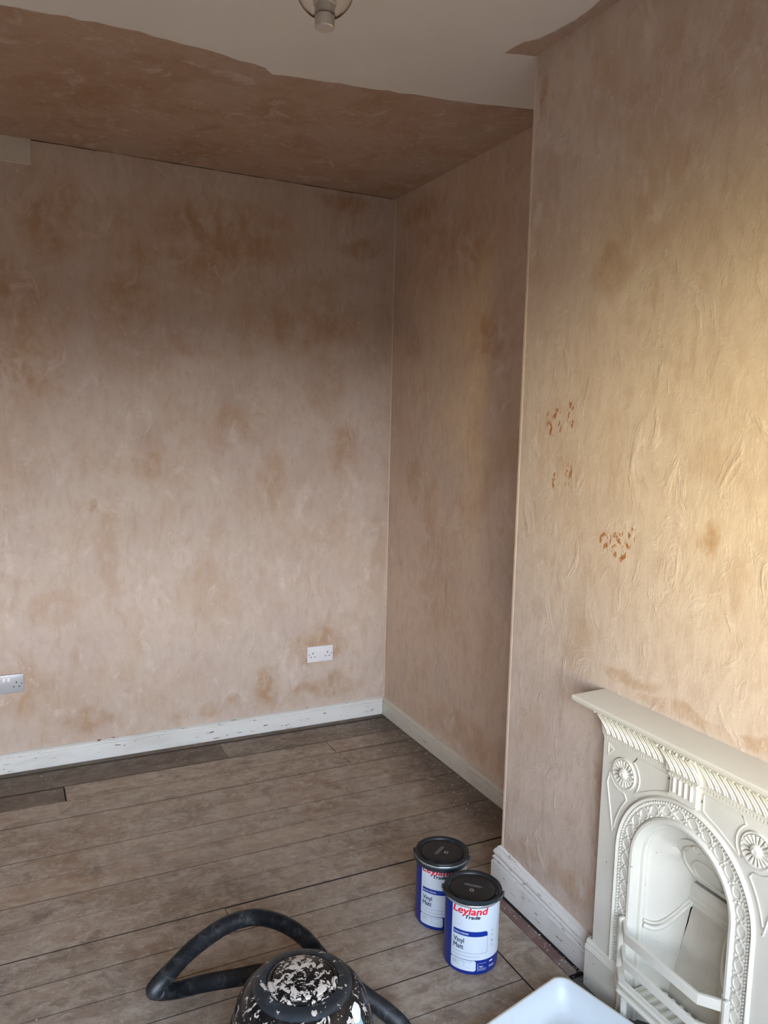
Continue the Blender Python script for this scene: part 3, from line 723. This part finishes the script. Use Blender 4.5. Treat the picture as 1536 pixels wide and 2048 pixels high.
def text_on(bm, body, size, th, z, width=None, r=RB+.0009, slope=0.0, fat=0.0, **k):
    vs, fs = text_mesh(body, size, **k)
    x0 = min(v.x for v in vs); x1 = max(v.x for v in vs); s = (width/(x1-x0)) if width else 1.0
    for n_, (du, dv) in enumerate(((0, 0),)+((-fat, 0), (fat, 0), (0, fat*.7), (0, -fat*.7))[:4 if fat else 0]):
        V = []
        for v in vs:
            u = (v.x-x0)*s; V.append(bm.verts.new(cyl(th+(u+du)/RB, z+v.y+dv+slope*u, r+.00002*n_)))
        for f in fs:
            try: bm.faces.new([V[i] for i in f])
            except ValueError: pass
def line(bm, th0, th1, z, h=.0008, r=RB+.0008): patch(bm, th0, th1, z, z+h, r)
rad = radians
def make_can(name, loc, rz, label, lid_rot, bail):
    root = empty(name, loc, label, 'paint can', 'paint cans', rz)
    bm = bmesh.new()
    lathe(bm, [(0, .002), (.078, .002), (.080, 0), (.0815, .003), (RB, .008), (RB, .211), (RB-.001, .213), (.0835, .2135), (.0835, .219), (.080, .2195), (0, .2195)], 64)
    link('can_body', bm, M_blue, root, True, 40)
    bm = bmesh.new(); lathe(bm, [(.0836, .2130), (.0856, .2138), (.0862, .2200), (.0838, .2240)], 64); link('tin_rim', bm, M_tin, root)
    # printed wrap
    bm = bmesh.new(); patch(bm, rad(-46), rad(112), .0475, .2115, RB+.0004, 44); patch(bm, rad(-46), rad(10), .0125, .046, RB+.0004, 18, .004)
    LB = link('label', bm, M_label, root)
    bm = bmesh.new()
    rows = []
    for i in range(19):
        t_ = i/18; th = rad(-41)+rad(75)*t_; d_ = (1-t_)*rad(75)*RB; c_ = 0 if d_ > .006 else .006-sqrt(max(0, .006**2-(.006-d_)**2))
        rows.append([cyl(th, .1225, RB+.0008), cyl(th, .1385-c_, RB+.0008)])
    grid(bm, rows, flip=True); link('title_strip', bm, M_blueprint, LB)
    bm = bmesh.new(); text_on(bm, 'Leyland', .0325, rad(-43), .1915, width=.109, fat=.0011, shear=.20); link('lettering', bm, M_redink, LB, False)
    bm = bmesh.new(); text_on(bm, 'Trade', .0160, rad(-15), .1785, width=.044, fat=.0007, shear=.20); link('lettering', bm, M_blackink, LB, False)
    bm = bmesh.new(); text_on(bm, 'WALLS & CEILINGS', .0070, rad(-39.5), .1275, width=.046, fat=.0002, r=RB+.0013); link('lettering', bm, M_label, LB, False)
    bm = bmesh.new(); text_on(bm, 'Vinyl', .0215, rad(-39.5), .0985, width=.0335, fat=.00045); text_on(bm, 'Matt', .0215, rad(-39.5), .0795, width=.0325, fat=.00045); link('lettering', bm, M_navyink, LB, False)
    bm = bmesh.new()       # outline of the title box
    line(bm, rad(-41), rad(31), .0690, .0006); patch(bm, rad(33.6), rad(34), .0715, .123, RB+.0008, 2); patch(bm, rad(-41), rad(-40.6), .069, .123, RB+.0008, 2)
    patch(bm, rad(31), rad(32.6), .0695, .0703, RB+.0008, 2); patch(bm, rad(32.6), rad(33.8), .0703, .0718, RB+.0008, 2)
    link('title_outline', bm, M_navyink, LB, False)
    bm = bmesh.new(); rl = random.Random(2)
    th = -41
    while th < 14:
        w_ = rl.uniform(2, 5); line(bm, rad(th), rad(th+w_), .0575, .0015); th += w_+.9
    for z, a0, a1 in ((.0395, -41, -30), (.036, -41, -26), (.0325, -41, -31), (.029, -41, -27), (.0405, -27, -14), (.0405, -8, 2), (.0215, -10, -8), (.0215, -4, -2), (.0175, 4, 7)): line(bm, rad(a0), rad(a1), z, .0011)
    patch(bm, rad(-15), rad(-14.3), .024, .040, RB+.0008, 2); patch(bm, rad(-15), rad(-9), .039, .0396, RB+.0008, 3)
    # small symbols in the right-hand column
    for z, k in ((.133, 0), (.119, 1), (.104, 2), (.087, 3)):
        if k == 2: patch(bm, rad(43), rad(48), z-.003, z+.002, RB+.0008, 3); line(bm, rad(42), rad(51), z-.006, .0012)
        else:
            line(bm, rad(44), rad(47), z, .004); line(bm, rad(43), rad(50), z-.003, .0010)
    link('small_print', bm, M_greyink, LB, False)['kind'] = 'stuff'
    bm = bmesh.new()
    text_on(bm, '5 Litre', .0085, rad(41), .0185, width=.020, fat=.0003, r=RB+.0006); line(bm, rad(41), rad(50), .0345, .0045, RB+.0006)
    text_on(bm, '70m²', .0065, rad(17), .0245, width=.013, fat=.0002, r=RB+.0006)
    for z in (.0365, .0205, .0175, .0145): line(bm, rad(16), rad(33), z, .0006, RB+.0006)
    patch(bm, rad(14.0), rad(14.6), .0125, .0385, RB+.0006, 2)
    link('lettering', bm, M_label, LB, False)
    # lid
    bm = bmesh.new()
    lathe(bm, [(.0850, .2225), (.0880, .2228), (.0890, .2245), (.0890, .2275), (.0877, .2308), (.0845, .232), (.0810, .231), (.0775, .226), (.0760, .2235), (.0715, .2225), (.0705, .2215), (.0690, .2225), (.0680, .2255), (.0660, .2262), (.040, .2266), (0, .2268)], 64)
    lid = link('lid', bm, M_lid, root, True, 40)
    for s in (-1, 1):
        bm = bmesh.new(); tp = Vector((s*.0735*cos(lid_rot), s*.0735*sin(lid_rot), 0))
        box(bm, (-.0035, -.009, .2215), (.0035, .009, .2275), .001)
        bmesh.ops.transform(bm, matrix=Matrix.Translation((tp.x, tp.y, 0)) @ Matrix.Rotation(lid_rot, 4, 'Z'), verts=bm.verts[:]); link('lid_tab', bm, M_rim, lid, False)
    bm = bmesh.new(); Rz = Matrix.Rotation(lid_rot, 4, 'Z'); zt = .2272
    def flat(pts): bm.faces.new([bm.verts.new(Rz @ Vector((x, y, zt))) for x, y in pts])
    for k in range(3):      # three chasing arrows
        m2 = Matrix.Rotation(2*pi*k/3, 2)
        for poly in ([(-.0050, -.0062), (.0018, -.0062), (.0018, -.0038), (-.0050, -.0038)], [(.0018, -.0082), (.0018, -.0020), (.0056, -.0050)]):
            flat([tuple(m2 @ Vector(p) + Vector((0, -.015))) for p in poly])
    for k, (a, b) in enumerate(((-.027, .023), (-.030, .028), (-.026, .024))):
        x = a
        while x < b:
            w_ = .002+.003*((k*7+int(x*3000)) % 3)/3; flat([(x, .0045+k*.0042), (min(b, x+w_), .0045+k*.0042), (min(b, x+w_), .0058+k*.0042), (x, .0058+k*.0042)]); x += w_+.0008
    bmesh.ops.recalc_face_normals(bm, faces=bm.faces[:]); link('recycling_print', bm, M_lidink, lid, False)
    # carrying handle: flat plastic bail hanging against the front
    a0, a1, drop, zp = bail; bm = bmesh.new(); rows = []; n = 40
    for i in range(n+1):
        t_ = i/n; th = rad(a0+(a1-a0)*t_); k_ = sin(pi*t_); z = zp - drop*k_
        rows.append([cyl(th, z-.0055, .0895+.0035*k_), cyl(th, z+.0055, .0895+.0055*k_), cyl(th, z+.0055, .0925+.0055*k_), cyl(th, z-.0055, .0925+.0035*k_)])
    V = [[bm.verts.new(p) for p in row] for row in rows]
    for A, B in zip(V[:-1], V[1:]):
        for k in range(4): bm.faces.new((A[k], A[(k+1) % 4], B[(k+1) % 4], B[k]))
    bm.faces.new(V[0]); bm.faces.new(V[-1][::-1]); bmesh.ops.recalc_face_normals(bm, faces=bm.faces[:])
    HN = link('handle', bm, M_rim, root, True, 40)
    for th in (rad(a0), rad(a1)):
        bm = bmesh.new(); p = cyl(th, zp, .0885)
        bmesh.ops.create_cone(bm, cap_ends=True, segments=16, radius1=.0075, radius2=.0065, depth=.013, matrix=Matrix.Translation(p) @ Vector((p.x, p.y, 0)).to_track_quat('Z', 'Y').to_matrix().to_4x4())
        link('handle_pivot', bm, M_rim, HN, True, 40)
    return root
def face_cam(x, y): return atan2(x-CAM.x, CAM.y-y)*-1 if False else -atan2(x-CAM.x, y-CAM.y)
CF = (-.638, -1.913); CB = (-.622, -1.700)
make_can('paint_can', (*CF, 0), face_cam(*CF)+rad(2), 'front blue and white paint can, standing nearer the camera with its handle across the lid', rad(-14), (-92, 84, -.016, .2225))
make_can('paint_can', (*CB, 0), face_cam(*CB)+rad(-3), 'rear blue and white paint can, half hidden with its handle hanging over the red lettering', rad(66), (-95, 85, .005, .2185))

# ------------------------------------------------------------------ paint tray
gt_ = G('tray_plastic', .35, (0.72, 0.80, 0.84))
dn = gt_.ramp(gt_.noise(9, 5, .6), .45, .75); gt_.col(gt_.mix(gt_.math('MULTIPLY', dn, .5), (0.63, 0.70, 0.73), (0.54, 0.60, 0.62)))
M_tray = gt_.m
M_trayrim = plain('tray_rim', (0.74, 0.70, 0.58), .4)
TA = atan2(-.072, -.302)
tray = empty('paint_tray', (-.498, -2.166, 0), 'large white plastic paint tray lying on the floor in front of the fireplace', 'paint tray', None, 0)
U = Vector((-.972, -.232, 0)); Vv = Vector((.232, -.972, 0)); TL, TWd = .42, .34
def rrect(ins, z, rcn, n=8):
    pts = []
    x0, x1, y0, y1 = ins, TL-ins, ins, TWd-ins
    for cx_, cy_, a0 in ((x0+rcn, y0+rcn, pi), (x1-rcn, y0+rcn, 1.5*pi), (x1-rcn, y1-rcn, 0), (x0+rcn, y1-rcn, .5*pi)):
        for k in range(n+1):
            a = a0+(pi/2)*k/n; pts.append(U*(cx_+rcn*cos(a)) + Vv*(cy_+rcn*sin(a)) + Vector((0, 0, z)))
    return pts
def loops(bm, L):
    R = [[bm.verts.new(p) for p in q] for q in L]
    for A, B in zip(R[:-1], R[1:]):
        for k in range(len(A)): bm.faces.new((A[k], A[(k+1) % len(A)], B[(k+1) % len(A)], B[k]))
    return R
bm = bmesh.new()
R = loops(bm, [rrect(.010, .070, .034), rrect(.003, .077, .036), rrect(.006, .079, .035), rrect(.012, .075, .032), rrect(.022, .050, .034), rrect(.036, .024, .036), rrect(.046, .014, .040), rrect(.060, .010, .045), rrect(.075, .009, .05)])
bm.faces.new(R[-1])
R2 = loops(bm, [rrect(.010, .070, .034), rrect(.022, .045, .036), rrect(.040, .004, .042), rrect(.055, .001, .045)]); bm.faces.new(R2[-1][::-1])
bmesh.ops.recalc_face_normals(bm, faces=bm.faces[:]); link('tray_basin', bm, M_tray, tray, True, 50)
bm = bmesh.new(); loops(bm, [rrect(.006, .0792, .035), rrect(.001, .0785, .037), rrect(-.001, .075, .038), rrect(.001, .0695, .037), rrect(.006, .069, .035)]); bmesh.ops.recalc_face_normals(bm, faces=bm.faces[:])
link('tray_rim', bm, M_trayrim, tray, True, 50)

# ------------------------------------------------------------------ vacuum cleaner
VC = Vector((-1.281, -2.165, 0))
def splat(name, dens, rough=.22, aqua=False, base=(0.007, 0.008, 0.010), fine=.62):
    g = G(name, rough, base)
    n = g.noise(30, 6, .68, None, .7); f = g.ramp(n, dens, dens+.012)
    st = g.noise(60, 3, .6, g.mapped(scale=(1, 1, .35)), .6); f2 = g.ramp(st, fine, fine+.015)
    c = g.mix(g.math('MULTIPLY', g.ramp(g.noise(40, 4), .5, .75), .35), base, tuple(x*3+.03 for x in base))
    c = g.mix(g.math('MAXIMUM', f, f2), c, (0.62, 0.58, 0.52))
    if aqua:
        sep = g.n('ShaderNodeSeparateXYZ'); g.L(g.obj(), sep.inputs[0])
        wob = g.noise(30, 3, .5)
        def blob(a, b, ra, rb, zlo):
            da = g.math('MULTIPLY', g.math('SUBTRACT', sep.outputs[0], a), 1/ra); db = g.math('MULTIPLY', g.math('SUBTRACT', sep.outputs[2], b), 1/rb)
            d = g.math('ADD', g.math('ADD', g.math('MULTIPLY', da, da), g.math('MULTIPLY', db, db)), g.math('MULTIPLY', wob, 1.6))
            return g.math('MULTIPLY', g.ramp(d, 1.75, 1.68), g.ramp(sep.outputs[1], -.02, -.03))
        c = g.mix(blob(.090, .222, .020, .05, 0), c, (0.34, 0.56, 0.56)); c = g.mix(blob(.092, .270, .014, .016, 0), c, (0.85, 0.84, 0.80))
        c = g.mix(blob(.01, .205, .016, .016, 0), c, (0.55, 0.70, 0.68))
    g.col(c); g.rough(g.math('ADD', g.math('MULTIPLY', f, .4), rough)); g.bump(g.math('ADD', f, f2), .0008, .5); return g.m
M_vac = splat('vacuum_black_splattered', .60, .16, True); M_vtop = splat('vacuum_cap_splattered', .535, .22, fine=.56); M_vband = splat('vacuum_ring_splattered', .64, .34, base=(0.022, 0.029, 0.036), fine=.64)
M_rubber = plain('black_rubber', (0.012, 0.012, 0.013), .5)
vac = empty('vacuum_cleaner', VC, 'black tub vacuum cleaner splattered with white paint, its ribbed hose looped on the floor', 'vacuum cleaner')
bm = bmesh.new(); lathe(bm, [(0, .035), (.150, .035), (.163, .045), (.167, .06), (.165, .175), (.168, .180), (.168, .186)], 64); link('tub', bm, M_vac, vac, True, 40)
bm = bmesh.new(); lathe(bm, [(.168, .186), (.171, .188), (.171, .198), (.167, .202), (.164, .222), (.157, .246), (.146, .268), (.132, .284), (.120, .292), (.117, .293), (.1155, .288), (.112, .288)], 72); link('head', bm, M_vac, vac, True, 40)
bm = bmesh.new(); lathe(bm, [(.1185, .290), (.1180, .2985), (.1140, .3025), (.1060, .3045), (.0900, .3065), (.0870, .3060), (.0855, .3015), (.0830, .3015)], 72); link('cap_ring', bm, M_vband, vac, True, 35)
bm = bmesh.new(); lathe(bm, [(.0835, .3015), (.0825, .3080), (.0800, .3100), (.0745, .3105), (.0735, .3080), (.0720, .3080), (.0710, .3125), (.0680, .3140), (.0400, .3160), (0, .3168)], 64); link('cap_disc', bm, M_vtop, vac, True, 35)
for a in (40, 220):
    bm = bmesh.new(); p = Vector((.172*cos(rad(a)), .172*sin(rad(a)), .175)); box(bm, (-.006, -.014, -.030), (.006, .014, .030), .003, 2)
    bmesh.ops.transform(bm, matrix=Matrix.Translation(p) @ Matrix.Rotation(rad(a), 4, 'Z'), verts=bm.verts[:]); link('clamp', bm, M_rubber, vac)
for a in (45, 135, 225, 315):
    bm = bmesh.new(); p = Vector((.125*cos(rad(a)), .125*sin(rad(a)), .0225))
    bmesh.ops.create_cone(bm, cap_ends=True, segments=24, radius1=.0222, radius2=.0222, depth=.022, matrix=Matrix.Translation(p) @ Matrix.Rotation(rad(a), 4, 'Z') @ Matrix.Rotation(pi/2, 4, 'X'))
    wh = link('caster', bm, M_rubber, vac)
# hose: one ribbed tube, inlet behind the tub, loop on the left, then round behind to the right
hp = [(-1.262, -2.005, .125), (-1.262, -1.955, .122), (-1.275, -1.875, .118), (-1.345, -1.815, .085), (-1.425, -1.755, .050), (-1.495, -1.730, .034), (-1.545, -1.735, .052), (-1.556, -1.775, .095), (-1.520, -1.800, .150), (-1.452, -1.785, .190),
      (-1.355, -1.745, .200), (-1.268, -1.722, .186), (-1.197, -1.735, .160), (-1.140, -1.755, .120), (-1.098, -1.775, .072), (-1.066, -1.830, .032), (-1.035, -1.900, .0245), (-1.008, -1.975, .0245), (-.985, -2.040, .0245), (-.972, -2.110, .0245), (-.985, -2.22, .0245), (-1.03, -2.36, .0245)]
cl = resample([p-VC for p in spline(hp, 14)], .0021)
for _ in range(20): cl = [cl[0]]+[(cl[i-1]+cl[i]*2+cl[i+1])/4 for i in range(1, len(cl)-1)]+[cl[-1]]
gh = G('hose_black', .42, (0.016, 0.018, 0.021)); dh = gh.ramp(gh.noise(34, 6, .75, None, .6), .50, .68)
gh.col(gh.mix(gh.math('MULTIPLY', dh, .35), (0.013, 0.015, 0.018), (0.16, 0.17, 0.18)))
bm = bmesh.new(); tube(bm, cl, [.0236 if (i % 2) else .0212 for i in range(len(cl))], 16); link('hose', bm, gh.m, vac, True, 75)
bm = bmesh.new(); q = [Vector(p)-VC for p in ((-1.262, -2.012, .125), (-1.262, -1.985, .125), (-1.262, -1.955, .122))]; tube(bm, q, [.027, .025, .023], 20); link('hose_inlet', bm, M_rubber, vac, True, 40)

# ------------------------------------------------------------------ ceiling light
M_steel = plain('brushed_steel', (0.55, 0.52, 0.48), .32, .9)
M_dark = plain('bronze_arm', (0.06, 0.045, 0.035), .4, .6)
gg = G('clear_glass'); b2 = gg.b; b2.inputs['Transmission Weight'].default_value = 1.0; b2.inputs['Roughness'].default_value = .02; b2.inputs['IOR'].default_value = 1.35; b2.inputs['Base Color'].default_value = (.96, .95, .93, 1)
LX, LY, LZ = -1.30, -2.27, 2.384
pend = empty('pendant_light', (LX, LY, H), 'small clear glass globe pendant light with brushed steel end cap', 'ceiling light')
def z(v): return v-H
bm = bmesh.new(); lathe(bm, [(0, z(LZ)), (.0175, z(LZ)), (.0195, z(LZ)+.002), (.0195, z(LZ)+.042), (.0225, z(LZ)+.044), (.0225, z(LZ)+.050), (.0185, z(LZ)+.053), (.0185, z(LZ)+.058), (.010, z(LZ)+.064), (0, z(LZ)+.065)], 32); link('end_cap', bm, M_steel, pend, True, 35)
bm = bmesh.new(); R0 = .058; cz = z(LZ)+.078
pr = [(R0*sin(a), cz-R0*cos(a)) for a in [rad(d) for d in range(22, 160, 6)]]
lathe(bm, pr+[(r_-.0022 if r_ > .03 else r_-.001, zz) for r_, zz in [( (R0-.0)*sin(a), cz-(R0-.002)*cos(a)) for a in [rad(d) for d in range(154, 16, -6)]]], 40); bmesh.ops.recalc_face_normals(bm, faces=bm.faces[:])
link('glass_globe', bm, gg.m, pend, True, 80)
bm = bmesh.new(); tube(bm, [(-.006, 0, z(LZ)+.045), (-.02, .004, z(LZ)+.075), (-.030, .006, z(LZ)+.10), (-.02, .003, z(LZ)+.132), (0, 0, z(LZ)+.150)], .0045, 8); link('arm', bm, M_dark, pend)
bm = bmesh.new(); tube(bm, [(.006, 0, z(LZ)+.05), (.018, -.004, z(LZ)+.08), (.026, -.006, z(LZ)+.105), (.016, -.003, z(LZ)+.134), (0, 0, z(LZ)+.150)], .003, 8); link('arm', bm, M_dark, pend)
bm = bmesh.new(); lathe(bm, [(0, z(LZ)+.142), (.024, z(LZ)+.142), (.026, z(LZ)+.147), (.014, z(LZ)+.16), (.006, z(LZ)+.165), (.005, -.03), (.045, -.022), (.052, -.008), (.052, 0), (0, 0)], 32); link('ceiling_rose', bm, M_steel, pend, True, 35)
